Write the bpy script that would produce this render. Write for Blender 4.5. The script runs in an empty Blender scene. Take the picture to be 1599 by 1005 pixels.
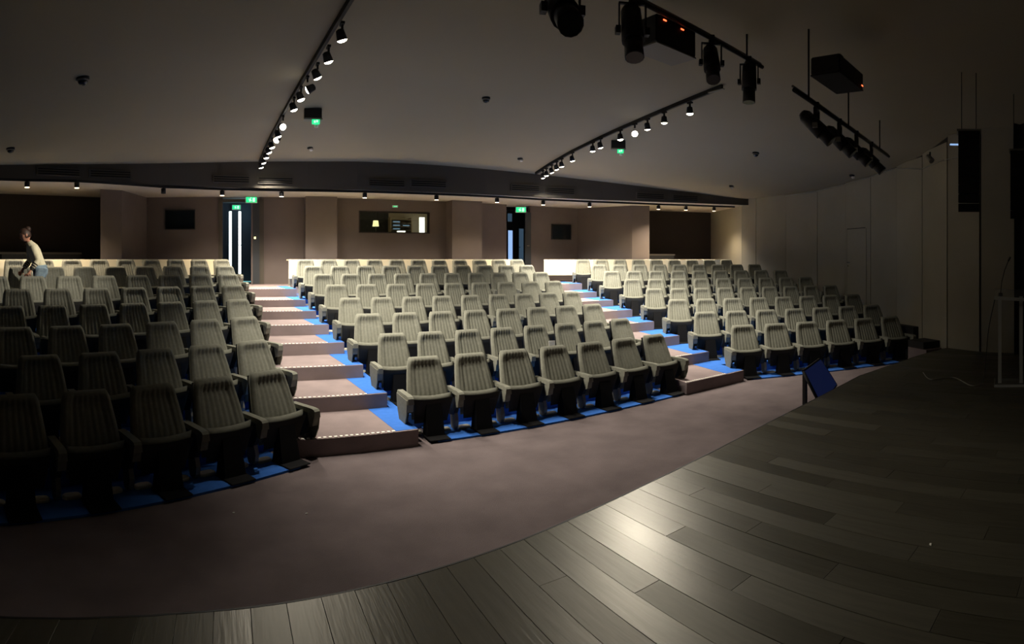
import bpy, math, random
from mathutils import Vector, Matrix
random.seed(7)
SC = bpy.context.scene
COL = SC.collection
RAD = math.radians

# ------------------------------------------------------------------ camera
# stitched phone panorama: cylindrical projection, about 104 degrees wide
cd = bpy.data.cameras.new('camera')
cam = bpy.data.objects.new('camera', cd)
COL.objects.link(cam)
cd.type = 'PANO'
cd.panorama_type = 'CENTRAL_CYLINDRICAL'
FPX = 880.0
cd.central_cylindrical_range_u_min = -799.5 / FPX
cd.central_cylindrical_range_u_max = 799.5 / FPX
cd.central_cylindrical_range_v_min = -(1005 - 405) / FPX
cd.central_cylindrical_range_v_max = 405 / FPX
cd.central_cylindrical_radius = 1.0
cd.clip_start = 0.02
cam.location = (0, 0, 2.0)
cam.rotation_euler = (RAD(90), 0, RAD(-29.07))
SC.camera = cam

# ------------------------------------------------------------------ world, exposure
w = bpy.data.worlds.new('World'); SC.world = w; w.use_nodes = True
w.node_tree.nodes['Background'].inputs[0].default_value = (.5, .55, .6, 1)
w.node_tree.nodes['Background'].inputs[1].default_value = 0.0005
vs = SC.view_settings
vs.view_transform = 'Standard'; vs.look = 'None'; vs.gamma = 1.0; vs.use_curve_mapping = False
vs.exposure = 0.15
TRACK_W = 350.0        # each ceiling track spotlight
REAR_W = 270.0         # each rear downlight
LAMP_COL = (1.0, .91, .76)

# ------------------------------------------------------------------ materials
def mat(name, c, rough=.8, c2=None, scale=8, detail=4, metal=0, spec=.5, bump=0, bscale=None, stretch=None, emit=None, es=0, coord='Object', sheen=0):
    m = bpy.data.materials.new(name); m.use_nodes = True
    nt = m.node_tree; b = nt.nodes['Principled BSDF']
    b.inputs['Base Color'].default_value = (*c, 1)
    b.inputs['Roughness'].default_value = rough
    b.inputs['Metallic'].default_value = metal
    b.inputs['Specular IOR Level'].default_value = spec
    if sheen: b.inputs['Sheen Weight'].default_value = sheen
    if emit:
        b.inputs['Emission Color'].default_value = (*emit, 1); b.inputs['Emission Strength'].default_value = es
    if c2 or bump:
        tc = nt.nodes.new('ShaderNodeTexCoord'); src = tc.outputs[coord]
        if stretch:
            mp = nt.nodes.new('ShaderNodeMapping'); mp.inputs['Scale'].default_value = stretch
            nt.links.new(src, mp.inputs[0]); src = mp.outputs[0]
    if c2:
        n = nt.nodes.new('ShaderNodeTexNoise'); n.inputs['Scale'].default_value = scale; n.inputs['Detail'].default_value = detail
        nt.links.new(src, n.inputs['Vector'])
        r = nt.nodes.new('ShaderNodeValToRGB')
        r.color_ramp.elements[0].position = .32; r.color_ramp.elements[1].position = .68
        r.color_ramp.elements[0].color = (*c, 1); r.color_ramp.elements[1].color = (*c2, 1)
        nt.links.new(n.outputs['Fac'], r.inputs[0]); nt.links.new(r.outputs[0], b.inputs['Base Color'])
    if bump:
        n2 = nt.nodes.new('ShaderNodeTexNoise'); n2.inputs['Scale'].default_value = bscale or 60; n2.inputs['Detail'].default_value = 3
        nt.links.new(src, n2.inputs['Vector'])
        bp = nt.nodes.new('ShaderNodeBump'); bp.inputs['Strength'].default_value = bump; bp.inputs['Distance'].default_value = .01
        nt.links.new(n2.outputs['Fac'], bp.inputs['Height']); nt.links.new(bp.outputs[0], b.inputs['Normal'])
    return m

def glassy(name, tint, gloss=.12, rough=.02):
    m = bpy.data.materials.new(name); m.use_nodes = True; nt = m.node_tree
    for n in list(nt.nodes): nt.nodes.remove(n)
    o = nt.nodes.new('ShaderNodeOutputMaterial'); mx = nt.nodes.new('ShaderNodeMixShader')
    t = nt.nodes.new('ShaderNodeBsdfTransparent'); g = nt.nodes.new('ShaderNodeBsdfGlossy')
    t.inputs[0].default_value = (*tint, 1); g.inputs['Color'].default_value = (.9, .9, .9, 1); g.inputs['Roughness'].default_value = rough
    mx.inputs[0].default_value = gloss
    nt.links.new(t.outputs[0], mx.inputs[1]); nt.links.new(g.outputs[0], mx.inputs[2]); nt.links.new(mx.outputs[0], o.inputs[0])
    return m

M = {}
M['fabric'] = mat('fabric', (.180, .181, .148), 1, (.220, .221, .182), 26, spec=.15, bump=.25, bscale=220)
M['fabric_dark'] = mat('fabric_dark', (.035, .034, .030), .9, spec=.2)
M['shell'] = mat('shell', (.012, .012, .013), .55, spec=.35)
M['black_metal'] = mat('black_metal', (.007, .007, .008), .6, spec=.4)
M['pedestal_shade'] = mat('pedestal_shade', (.0035, .0035, .004), .7, spec=.2)  # near-black carries the shade beneath the seats
M['leg_grey'] = mat('leg_grey', (.20, .19, .16), .6)
M['foot_cream'] = mat('foot_cream', (.80, .74, .58), .35, spec=.6)
M['carpet'] = mat('carpet', (.140, .114, .116), 1, (.188, .153, .155), 2.2, 8, spec=.05, bump=.5, bscale=160)
M['carpet_step'] = mat('carpet_step', (.225, .180, .178), 1, (.275, .220, .215), 3, 8, spec=.05, bump=.5, bscale=160)
M['blue'] = mat('blue_carpet', (.040, .150, .52), .95, (.050, .170, .58), 12, spec=.1, bump=.3, bscale=160)
M['wood'] = mat('stage_wood', (.034, .031, .021), .40, (.050, .046, .032), 5, 6, spec=.5, bump=.12, bscale=9, stretch=(6, .6, 6))
# planks differ a little in tone and gloss from board to board
nt = M['wood'].node_tree; b_ = nt.nodes['Principled BSDF']; oi = nt.nodes.new('ShaderNodeObjectInfo')
mr = nt.nodes.new('ShaderNodeMapRange'); mr.inputs['To Min'].default_value = .33; mr.inputs['To Max'].default_value = .52
nt.links.new(oi.outputs['Random'], mr.inputs['Value']); nt.links.new(mr.outputs[0], b_.inputs['Roughness'])
b_.inputs['Specular Tint'].default_value = (1, .94, .76, 1)
hs = nt.nodes.new('ShaderNodeHueSaturation'); mv = nt.nodes.new('ShaderNodeMapRange'); mv.inputs['To Min'].default_value = .88; mv.inputs['To Max'].default_value = 1.14
nt.links.new(oi.outputs['Random'], mv.inputs['Value']); nt.links.new(mv.outputs[0], hs.inputs['Value'])
lk = b_.inputs['Base Color'].links[0]; nt.links.new(lk.from_socket, hs.inputs['Color']); nt.links.new(hs.outputs[0], b_.inputs['Base Color'])
M['stage_dark'] = mat('stage_dark', (.012, .011, .010), .7)
M['wall_mauve'] = mat('wall_mauve', (.15, .126, .118), .95, (.168, .142, .133), 1.5, spec=.1)
M['wall_dark'] = mat('wall_dark', (.045, .038, .036), .95, spec=.1)
M['wall_panel'] = mat('wall_panel', (.31, .288, .225), .85, (.35, .325, .257), .9, 5, spec=.2)
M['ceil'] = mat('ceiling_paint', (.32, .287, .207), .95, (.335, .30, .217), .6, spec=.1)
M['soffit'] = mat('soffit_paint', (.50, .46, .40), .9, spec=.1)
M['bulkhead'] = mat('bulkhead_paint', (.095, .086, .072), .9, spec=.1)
M['slot'] = mat('vent_slot', (.006, .006, .006), .9)
M['desk'] = mat('desk_cream', (.86, .77, .55), .38, spec=.5)
M['white'] = mat('white_paint', (.75, .72, .66), .6)
M['lamp'] = mat('lamp_disc', (1, 1, 1), .5, emit=(1.0, .93, .76), es=14)
M['lamp_off'] = mat('lamp_disc_off', (.4, .38, .33), .4)
M['downlamp'] = mat('downlight_disc', (1, 1, 1), .5, emit=(1.0, .80, .55), es=5)
M['green'] = mat('exit_green', (.0, .25, .09), .5, emit=(.02, .75, .27), es=1.1)
M['exitwhite'] = mat('exit_white', (.8, .9, .85), .5, emit=(.6, .95, .75), es=.9)
M['red'] = mat('red_led', (.4, 0, 0), .5, emit=(1.0, .10, .03), es=4)
M['slit'] = mat('lit_slit', (.8, .9, 1), .5, emit=(.86, 1.0, .97), es=3.5)
M['slit_blue'] = mat('lit_slit_blue', (.4, .6, .9), .5, emit=(.34, .55, .95), es=.85)
M['slit_dim'] = mat('lit_slit_dim', (.05, .09, .14), .4, emit=(.06, .11, .17), es=.5)
M['teal'] = mat('teal_strip', (.2, .6, .6), .5, emit=(.25, .75, .80), es=.7)
M['vest'] = mat('vestibule_paint', (.09, .13, .17), .8)
M['door_dark'] = mat('door_dark', (.035, .042, .05), .5)
M['booth'] = mat('booth_wall', (.40, .33, .22), .8)
M['booth_dark'] = mat('booth_dark', (.03, .03, .03), .7)
M['booth_light'] = mat('booth_light', (1, 1, .95), .5, emit=(1, .98, .86), es=2.2)
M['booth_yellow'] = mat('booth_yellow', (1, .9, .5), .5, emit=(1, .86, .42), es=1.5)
M['booth_blue'] = mat('booth_blue', (.2, .4, .6), .5, emit=(.35, .55, .75), es=.4)
M['glass'] = glassy('window_glass', (.85, .88, .86), .10)
M['dark_glass'] = mat('dark_glass', (.006, .010, .014), .06, spec=.6)
M['acrylic'] = mat('acrylic', (.42, .42, .38), .25, spec=.6)
M['acrylic'].node_tree.nodes['Principled BSDF'].inputs['Alpha'].default_value = .16
M['acrylic_edge'] = mat('acrylic_edge', (.34, .34, .31), .3)
M['panel_blue'] = mat('blue_panel_glow', (.03, .05, .2), .35, emit=(.014, .024, .10), es=.22)  # faint emission added to brighten the panel, which is no known display
M['chrome'] = mat('chrome', (.7, .7, .68), .25, metal=1)
M['paper'] = mat('paper', (.85, .83, .78), .8)
M['stud'] = mat('nosing_stud', (.92, .88, .80), .5)
M['skin'] = mat('skin', (.62, .30, .20), .55)
M['mouth'] = mat('mouth', (.35, .10, .09), .5)
M['hair'] = mat('hair', (.034, .016, .010), .55, (.062, .030, .019), 30)
M['knit'] = mat('cream_knit', (.78, .72, .50), .95, (.86, .80, .58), 40, bump=.4, bscale=120)
M['stripe'] = mat('black_stripe', (.012, .012, .016), .9)
M['denim'] = mat('denim', (.20, .28, .35), .9, (.30, .40, .48), 18)
M['curtain'] = mat('black_curtain', (.005, .005, .005), .95)

# ------------------------------------------------------------------ mesh helpers
class MB:
    def __init__(s): s.v = []; s.f = []; s.sm = []
    def add(s, vs, fs, smooth=False):
        o = len(s.v); s.v += [tuple(v) for v in vs]
        for f in fs: s.f.append(tuple(i + o for i in f)); s.sm.append(smooth)
        return s
    def hexa(s, p): # 4 bottom ccw, 4 top
        return s.add(p, [(3, 2, 1, 0), (4, 5, 6, 7), (0, 1, 5, 4), (1, 2, 6, 5), (2, 3, 7, 6), (3, 0, 4, 7)])
    def box(s, x0, x1, y0, y1, z0, z1):
        return s.hexa([(x0, y0, z0), (x1, y0, z0), (x1, y1, z0), (x0, y1, z0), (x0, y0, z1), (x1, y0, z1), (x1, y1, z1), (x0, y1, z1)])
    def rbox(s, x0, x1, y0, y1, z0, z1, r=.01):
        # box with chamfered edges
        X = [(x0, x0 + r), (x1, x1 - r)]; Y = [(y0, y0 + r), (y1, y1 - r)]; Z = [(z0, z0 + r), (z1, z1 - r)]
        vs = []; idx = {}
        for i in (0, 1):
            for j in (0, 1):
                for k in (0, 1):
                    for ax in range(3):
                        p = (X[i][0 if ax == 0 else 1], Y[j][0 if ax == 1 else 1], Z[k][0 if ax == 2 else 1])
                        idx[(i, j, k, ax)] = len(vs); vs.append(p)
        I = lambda i, j, k, a: idx[(i, j, k, a)]
        fs = []
        for i in (0, 1):
            q = [I(i, 0, 0, 0), I(i, 1, 0, 0), I(i, 1, 1, 0), I(i, 0, 1, 0)]; fs.append(q if i else q[::-1])
        for j in (0, 1):
            q = [I(0, j, 0, 1), I(0, j, 1, 1), I(1, j, 1, 1), I(1, j, 0, 1)]; fs.append(q if j else q[::-1])
        for k in (0, 1):
            q = [I(0, 0, k, 2), I(1, 0, k, 2), I(1, 1, k, 2), I(0, 1, k, 2)]; fs.append(q if k else q[::-1])
        for j in (0, 1):
            for k in (0, 1):
                q = [I(0, j, k, 1), I(1, j, k, 1), I(1, j, k, 2), I(0, j, k, 2)]; fs.append(q if (j == k) == False else q[::-1])
        for i in (0, 1):
            for k in (0, 1):
                q = [I(i, 0, k, 0), I(i, 1, k, 0), I(i, 1, k, 2), I(i, 0, k, 2)]; fs.append(q if i == k else q[::-1])
        for i in (0, 1):
            for j in (0, 1):
                q = [I(i, j, 0, 0), I(i, j, 1, 0), I(i, j, 1, 1), I(i, j, 0, 1)]; fs.append(q if i == j else q[::-1])
        for i in (0, 1):
            for j in (0, 1):
                for k in (0, 1):
                    fs.append([I(i, j, k, 0), I(i, j, k, 1), I(i, j, k, 2)])
        return s.add(vs, fs)
    def prism(s, poly, z0, z1):
        n = len(poly)
        a = sum(poly[i][0] * poly[(i + 1) % n][1] - poly[(i + 1) % n][0] * poly[i][1] for i in range(n))
        if a < 0: poly = poly[::-1]
        vs = [(p[0], p[1], z0) for p in poly] + [(p[0], p[1], z1) for p in poly]
        fs = [tuple(range(n))[::-1], tuple(range(n, 2 * n))] + [(i, (i + 1) % n, n + (i + 1) % n, n + i) for i in range(n)]
        return s.add(vs, fs)
    def cyl(s, p0, p1, r0, r1=None, seg=14, smooth=True, cap=True):
        r1 = r0 if r1 is None else r1
        p0 = Vector(p0); p1 = Vector(p1); d = (p1 - p0).normalized()
        a = d.orthogonal().normalized(); b = d.cross(a)
        vs = []
        for p, r in ((p0, r0), (p1, r1)):
            for i in range(seg):
                t = 2 * math.pi * i / seg
                vs.append(p + (a * math.cos(t) + b * math.sin(t)) * r)
        s.add(vs, [(i, (i + 1) % seg, seg + (i + 1) % seg, seg + i) for i in range(seg)], smooth)
        if cap:
            o = len(s.v) - 2 * seg
            s.f.append(tuple(o + i for i in range(seg))[::-1]); s.sm.append(False)
            s.f.append(tuple(o + seg + i for i in range(seg))); s.sm.append(False)
        return s
    def tube(s, pts, r, seg=8):
        for a, b in zip(pts[:-1], pts[1:]): s.cyl(a, b, r, r, seg)
        return s
    def ball(s, c, rx, ry=None, rz=None, seg=16, rings=10):
        ry = ry or rx; rz = rz or rx
        vs = []
        for i in range(rings + 1):
            th = math.pi * i / rings
            for j in range(seg):
                ph = 2 * math.pi * j / seg
                vs.append((c[0] + rx * math.sin(th) * math.cos(ph), c[1] + ry * math.sin(th) * math.sin(ph), c[2] - rz * math.cos(th)))
        fs = [(i * seg + j, i * seg + (j + 1) % seg, (i + 1) * seg + (j + 1) % seg, (i + 1) * seg + j) for i in range(rings) for j in range(seg)]
        return s.add(vs, fs, True)
    def mesh(s, name):
        m = bpy.data.meshes.new(name); m.from_pydata(s.v, [], s.f)
        m.polygons.foreach_set('use_smooth', s.sm); m.validate(); m.update(); return m

def obj(name, mb, material, parent=None, loc=None, rz=None):
    me = mb.mesh(name) if isinstance(mb, MB) else mb
    if not len(me.materials): me.materials.append(M[material] if isinstance(material, str) else material)
    o = bpy.data.objects.new(name, me); COL.objects.link(o)
    if parent: o.parent = parent
    if loc: o.location = loc
    if rz is not None: o.rotation_euler = (0, 0, rz)
    return o
def tag(o, label=None, cat=None, group=None, kind=None):
    if label: o['label'] = label
    if cat: o['category'] = cat
    if group: o['group'] = group
    if kind: o['kind'] = kind
    return o
def thing(name, label, cat, loc=(0, 0, 0), rz=0, group=None):
    o = bpy.data.objects.new(name, None); COL.objects.link(o); o.empty_display_size = .1
    o.location = loc; o.rotation_euler = (0, 0, rz)
    return tag(o, label, cat, group)
def struct(name, mb=None, material=None, loc=None, label=None):
    if mb is None:
        o = bpy.data.objects.new(name, None); COL.objects.link(o)
    else: o = obj(name, mb, material, None, loc)
    o['kind'] = 'structure'
    if label: o['label'] = label
    return o
ORD = ['first', 'second', 'third', 'fourth', 'fifth', 'sixth', 'seventh', 'eighth', 'ninth', 'tenth', 'eleventh', 'twelfth', 'thirteenth', 'fourteenth']
def interp(x, xs, ys):
    if x <= xs[0]: return ys[0]
    for i in range(len(xs) - 1):
        if x <= xs[i + 1]: return ys[i] + (ys[i + 1] - ys[i]) * (x - xs[i]) / (xs[i + 1] - xs[i])
    return ys[-1]

# ------------------------------------------------------------------ hall layout (metres; x across, y into the hall, main floor z = 0)
# the bulkhead over the last rows: x, y, height of the main ceiling there
VAL = [(-7.5, 8.3, 3.80), (-4.51, 10.64, 3.94), (-3.34, 11.53, 4.02), (-2.34, 12.05, 4.08), (-1.29, 12.53, 4.15), (-.18, 12.9, 4.22), (.8, 13.05, 4.27), (1.91, 13.1, 4.30), (3.08, 13.0, 4.32), (4.7, 12.95, 4.33), (6.38, 12.85, 4.30), (7.32, 12.75, 4.27), (8.15, 12.65, 4.24), (9.69, 12.3, 4.16), (11.51, 11.54, 4.02), (13.39, 10.55, 3.86), (14.2, 10.1, 3.84)]
VX = [p[0] for p in VAL]; VY = [p[1] for p in VAL]; VZ = [p[2] for p in VAL]
def val_y(x): return interp(x, VX, VY)
def ceil_z(x, y):
    s = max(0, val_y(x) - y)
    rise = interp(s, [0, 1, 2.3, 4, 6.5, 9, 13, 17], [0, .13, .24, .32, .39, .45, .52, .55])
    W = max(5.5, 6.85 + .4 * (y - 4.07)); u = min(1, abs(x - 4.1) / W)
    return interp(x, VX, VZ) + rise * (1 - u * u)
SOF = 3.66            # underside of the rear soffit
STAGE = .40
TREAD = [0, .182, .359, .535, .712, .882, 1.032, 1.174, 1.35]
ROWD = .963
PLAT = TREAD[8]
def stage_y(x):       # gently bowed stage front
    return interp(x, [-6, -3, -.98, -.58, -.15, .57, 1.54, 2.66, 4.53, 7.0, 8.9, 10.2], [.5, 1.65, 2.32, 2.45, 2.55, 2.65, 2.77, 2.94, 3.16, 3.35, 3.15, 2.85])

# ---- floor, stage
struct('floor', MB().box(-9, 15, 1.0, 13.2, -.12, 0), 'carpet')
st = struct('stage_floor', MB().prism([(x, stage_y(x) - .03) for x in [-6 + .4 * i for i in range(41)] if x <= 10] + [(10.0, -4), (-6, -4)], 0, STAGE - .022), 'stage_dark')
def plank_mesh(x0, x1, y0, y1, g=.0007):
    f = lambda x: stage_y(x) if y1 > 90 else y1
    z0, z1 = STAGE - .022, STAGE + random.uniform(-.0008, .0008)
    a, b = x0 + g, x1 - g; c = .0012
    bot = [(a, y0 + g, z0), (b, y0 + g, z0), (b, f(b) - g, z0), (a, f(a) - g, z0)]
    mid = [(p[0], p[1], z1 - c) for p in bot]
    cx = (a + b) / 2
    top = [(a + c, y0 + g + c, z1), (b - c, y0 + g + c, z1), (b - c, f(b) - g - c, z1), (a + c, f(a) - g - c, z1)]
    m = MB(); m.add(bot + mid + top, [(3, 2, 1, 0), (8, 9, 10, 11)] + [(i, (i + 1) % 4, 4 + (i + 1) % 4, 4 + i) for i in range(4)] + [(4 + i, 4 + (i + 1) % 4, 8 + (i + 1) % 4, 8 + i) for i in range(4)])
    return m
PW = .168
nx = int(round(15.4 / PW)); x = -5.6
for i in range(nx):
    x0 = -5.6 + i * PW; x1 = x0 + PW
    e = min(stage_y(x0), stage_y(x1)); L = 1.55
    y = e - (.35 + (i * 0.62) % 1.0 * L); first = True
    parts = [(y, 99)]
    while y > (-.2 if x0 < 3 else -1.6):
        parts.append((y - L, y)); y -= L
    for (a, b) in parts:
        obj('plank', plank_mesh(x0, x1, a, b), 'wood', st)
# metal edge trim along stage front
tr = MB()
pts = [(x, stage_y(x)) for x in [-5.6 + .3 * i for i in range(53)] if x <= 9.9]
for (a, b), (c, d) in zip(pts[:-1], pts[1:]):
    tr.hexa([(a, b, .30), (c, d, .30), (c, d + .012, .30), (a, b + .012, .30), (a, b, STAGE + .001), (c, d, STAGE + .001), (c, d + .012, STAGE + .001), (a, b + .012, STAGE + .001)])
struct('trim_1', tr, 'black_metal')

# ---- ceiling (gently vaulted), bulkhead, soffit
cx = [-8.5 + .5 * i for i in range(47)]
ny = 30; vs_, fs_ = [], []
for i, x in enumerate(cx):
    ye = val_y(x)
    for j in range(ny + 1):
        yy = -4 + (ye + 4) * (j / ny); vs_.append((x, yy, ceil_z(x, yy)))
n1 = len(vs_)
vs_ += [(a, b, c + .1) for a, b, c in vs_]
for i in range(len(cx) - 1):
    for j in range(ny):
        a = i * (ny + 1) + j; b = a + ny + 1
        fs_ += [(a, a + 1, b + 1, b), (n1 + a, n1 + b, n1 + b + 1, n1 + a + 1)]
struct('ceiling', MB().add(vs_, fs_, True), 'ceil')
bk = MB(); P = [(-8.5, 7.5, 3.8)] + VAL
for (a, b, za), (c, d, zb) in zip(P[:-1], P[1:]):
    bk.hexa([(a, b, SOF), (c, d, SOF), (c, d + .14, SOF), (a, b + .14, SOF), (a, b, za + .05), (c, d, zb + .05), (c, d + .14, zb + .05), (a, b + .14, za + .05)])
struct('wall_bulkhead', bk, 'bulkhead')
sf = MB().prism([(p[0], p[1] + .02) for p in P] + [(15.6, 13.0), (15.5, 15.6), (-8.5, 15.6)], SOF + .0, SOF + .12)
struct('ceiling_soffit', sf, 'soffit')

# ---- rear platform and tiers of the three seating blocks
DE = RAD(31.6)
class Block:
    def __init__(s, name, ang, n0): s.name = name; s.a = ang; s.n0 = n0
    def at(s, u, n): return (u * math.cos(s.a) + n * math.sin(s.a), -u * math.sin(s.a) + n * math.cos(s.a))
BL = Block('left', -DE, 4.76); BM = Block('centre', 0, 6.31); BR = Block('right', DE, 9.28)
# rows: first seat u, last seat u, number of seats
ROWS = {
 'left': [(.19, 3.39, 6), (-.03, 3.87, 7), (.54, 4.39, 7), (.07, 4.90, 9), (.29, 5.41, 9), (.71, 5.91, 9), (1.34, 6.42, 9), (1.43, 6.92, 10)],
 'centre': [(2.29, 5.93, 7), (2.19, 6.07, 8), (2.11, 6.22, 8), (2.05, 6.43, 9), (2.0, 6.64, 9), (1.93, 6.92, 10), (1.88, 7.11, 10), (1.84, 7.38, 11)],
 'right': [(3.53, 6.67, 6), (3.14, 6.88, 7), (2.85, 6.99, 8), (2.56, 6.95, 9), (2.24, 6.75, 9), (1.88, 6.47, 9), (1.66, 6.10, 9), (1.31, 5.57, 9)]}
for B in (BL, BM, BR):
    root = struct('seating_tiers_' + B.name)
    for k in range(8):
        u0, u1, cnt = ROWS[B.name][k]
        n = B.n0 + k * ROWD
        nf = n - .58 if k == 0 else n - ROWD - .02
        nb = n - .02 if k < 7 else n + .45
        lo = .32 if B.name != 'left' else 2.0
        hi = .32 if B.name != 'right' else .75
        if B.name == 'centre': lo = hi = .29
        if B.name == 'left': hi = .10
        if k == 0: hi = .02; lo = .02 if B.name != 'left' else 2.0
        z1 = TREAD[k] if k else .022
        poly = [B.at(u0 - lo, nf), B.at(u1 + hi, nf), B.at(u1 + hi, nb), B.at(u0 - lo, nb)]
        obj('tier', MB().prism(poly, .001, z1), 'blue', root)
rp = [BL.at(-2.5, 11.95), BL.at(7.2, 11.95), (.1, 13.45), (1.55, 13.45), (7.7, 13.45), BR.at(1.0, 16.45), BR.at(6.3, 16.45), (15.3, 13.2), (11.5, 15.1), (-3, 15.1), (-8.3, 11.3)]
struct('floor_rear', MB().prism(rp, .9, PLAT), 'carpet_step')

# ---- aisle stairs: carpet treads with blue borders, white studs along each nose
def aisle(name, label, mirror):
    root = struct(name, label=label)
    fx = (lambda x: 2 * 4.31 - x) if mirror else (lambda x: x)
    xl = lambda y: .66 - .073 * (y - 6.0)
    xr = lambda y: 1.98 - .068 * (y - 6.3)
    a_l, a_r = xl, xr
    if mirror:      # border lies along the right block
        xl, xr = (lambda y: 6.21 + .215 * (y - 6.3)), (lambda y: 7.46 + .25 * (y - 6.0))
        fx = lambda x: x
    for k in range(1, 9):
        y0 = 4.66 + .963 * k; y1 = y0 + (.963 if k < 8 else 1.3)
        tl = .05   # nose runs a little askew
        f = lambda x, y: (fx(x), y + (tl * (x - xl(y)) if not mirror else tl * (xr(y) - x)))
        bx = .25 if not mirror else .40
        step = MB().prism([f(xl(y0), y0), f(xr(y0) - .004, y0), f(xr(y1) - .004, y1 + .02), f(xl(y1), y1 + .02)], 0, TREAD[k] - .002)
        so = obj('step', step, 'carpet_step', root)
        obj('blue_border', MB().prism([f(xr(y0) - bx, y0 + .03), f(xr(y0), y0 + .03), f(xr(y1), y1 + .02), f(xr(y1) - bx, y1 + .02)], TREAD[k] - .12, TREAD[k] + .001), 'blue', root)
        sd = MB(); n = 19
        for i in range(n):
            a = xl(y0) + (xr(y0) - bx - xl(y0)) * (i + .25) / n; b = a + (xr(y0) - bx - xl(y0)) / n * .55
            q = [f(a, y0 + .015), f(b, y0 + .015), f(b, y0 + .05), f(a, y0 + .05)]
            sd.prism(q, TREAD[k], TREAD[k] + .005)
        obj('nosing_studs', sd, 'stud', so)
aisle('aisle_stairs', 'carpeted aisle stairs with white studded noses between left and centre seating', False)
aisle('aisle_stairs', 'carpeted aisle stairs with white studded noses between centre and right seating', True)
# short dark side steps where the right rows meet the wall
ss = struct('side_steps')
for u0, u1, n0_, n1_, z0_, zt, m_ in ((6.50, 6.90, 7.94, 8.40, .37, .49, 'stage_dark'), (6.50, 6.88, 7.86, 8.40, 0, .36, 'carpet'), (7.02, 7.17, 8.90, 9.75, 0, .64, 'stage_dark')):
    obj('step', MB().prism([BR.at(u0, n0_), BR.at(u1, n0_), BR.at(u1, n1_), BR.at(u0, n1_)], z0_, zt), m_, ss)

# ---- rear wall, pillars, recesses, vestibules
wr = struct('wall_rear')
def wseg(parent, a, b, z0, z1, m, t=.15, name='wall_section'):
    a = Vector(a); b = Vector(b); d = (b - a).normalized(); n = Vector((-d.y, d.x)) * t
    return obj(name, MB().prism([tuple(a), tuple(b), tuple(b + n), tuple(a + n)], z0, z1), m, parent)
Z0 = 1.2
WY = 14.95
DL = (-.09, .88); DR = (8.12, 8.95); WN = (3.62, 5.62); WZ = (2.76, 3.30)
wseg(wr, (-2.2, WY), (DL[0], WY), Z0, SOF, 'wall_mauve')
wseg(wr, (DL[1], WY), (WN[0], WY), Z0, SOF, 'wall_mauve')
wseg(wr, (WN[0], WY), (WN[1], WY), Z0, WZ[0], 'wall_mauve')
wseg(wr, (WN[0], WY), (WN[1], WY), WZ[1], SOF, 'wall_mauve')
wseg(wr, (WN[1], WY), (DR[0], WY), Z0, SOF, 'wall_mauve')
wseg(wr, (DR[1], WY), (10.75, WY), Z0, SOF, 'wall_mauve')
wseg(wr, (-8.4, 11.0), (-3.0, 15.0), Z0, SOF, 'wall_dark')
wseg(wr, (11.8, 14.72), (15.15, 13.04), Z0, SOF, 'wall_dark')
wseg(wr, (15.15, 13.04), (13.80, 10.62), Z0, SOF, 'wall_panel')
def pillar(poly):
    o = struct('wall_pillar', MB().prism(poly, PLAT, SOF), 'wall_mauve'); return o
pillar([(-2.94, 12.97), (-2.49, 13.30), (-2.12, 14.95), (-3.2, 14.95)])
pillar([(2.08, 14.62), (2.92, 14.62), (2.92, 14.96), (2.08, 14.96)])
pillar([(6.15, 14.5), (7.08, 14.5), (7.08, 14.96), (6.15, 14.96)])
pillar([(11.45, 13.05), (11.89, 12.73), (12.2, 14.7), (10.75, 14.95)])
# dark counters standing in the side recesses
def counter(label, a, b):
    a = Vector(a); b = Vector(b); d = (b - a).normalized(); n = Vector((-d.y, d.x)) * .5
    t = thing('side_counter', label, 'counter', ((a.x + b.x) / 2, (a.y + b.y) / 2, PLAT))
    o = Vector(((a.x + b.x) / 2, (a.y + b.y) / 2))
    q = [a - o, b - o, b - o + n, a - o + n]
    obj('worktop', MB().prism([tuple(v) for v in q], .78, .83), 'bulkhead', t)
    ins = lambda v: tuple((v + (v.normalized() * -.04)))
    obj('body', MB().prism([ins(v) for v in q], 0, .78), 'stage_dark', t)
counter('dark low counter in the left recess behind the walking person', (-5.3, 12.5), (-3.6, 13.75))
counter('dark low counter in the recess right of the right pillar', (12.35, 13.30), (13.25, 12.95))

def exit_sign(label, p, rz, w=.24, h=.12, sc=1.0):
    t = thing('exit_sign', label, 'exit sign', p, rz, 'green exit signs')
    w *= sc; h *= sc
    obj('housing', MB().rbox(-w / 2 - .02, w / 2 + .02, .0, .06, -h / 2 - .015, h / 2 + .02, .008), 'white', t)
    obj('face', MB().box(-w / 2, w / 2, -.006, .0, -h / 2, h / 2), 'green', t)
    m = MB()   # running figure and doorway pictogram
    m.box(w * .12, w * .34, -.009, -.006, -h * .38, h * .36)
    m.box(-w * .16, -w * .05, -.009, -.006, -h * .05, h * .22); m.box(-w * .20, -w * .13, -.009, -.006, -h * .36, -h * .02)
    m.box(-w * .08, w * .02, -.009, -.006, -h * .30, -h * .06); m.box(-w * .08, -w * .01, -.009, -.006, h * .25, h * .42)
    m.box(-w * .30, -w * .16, -.009, -.006, h * .06, h * .14)
    obj('pictogram', m, 'exitwhite', t)
    return t

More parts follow.
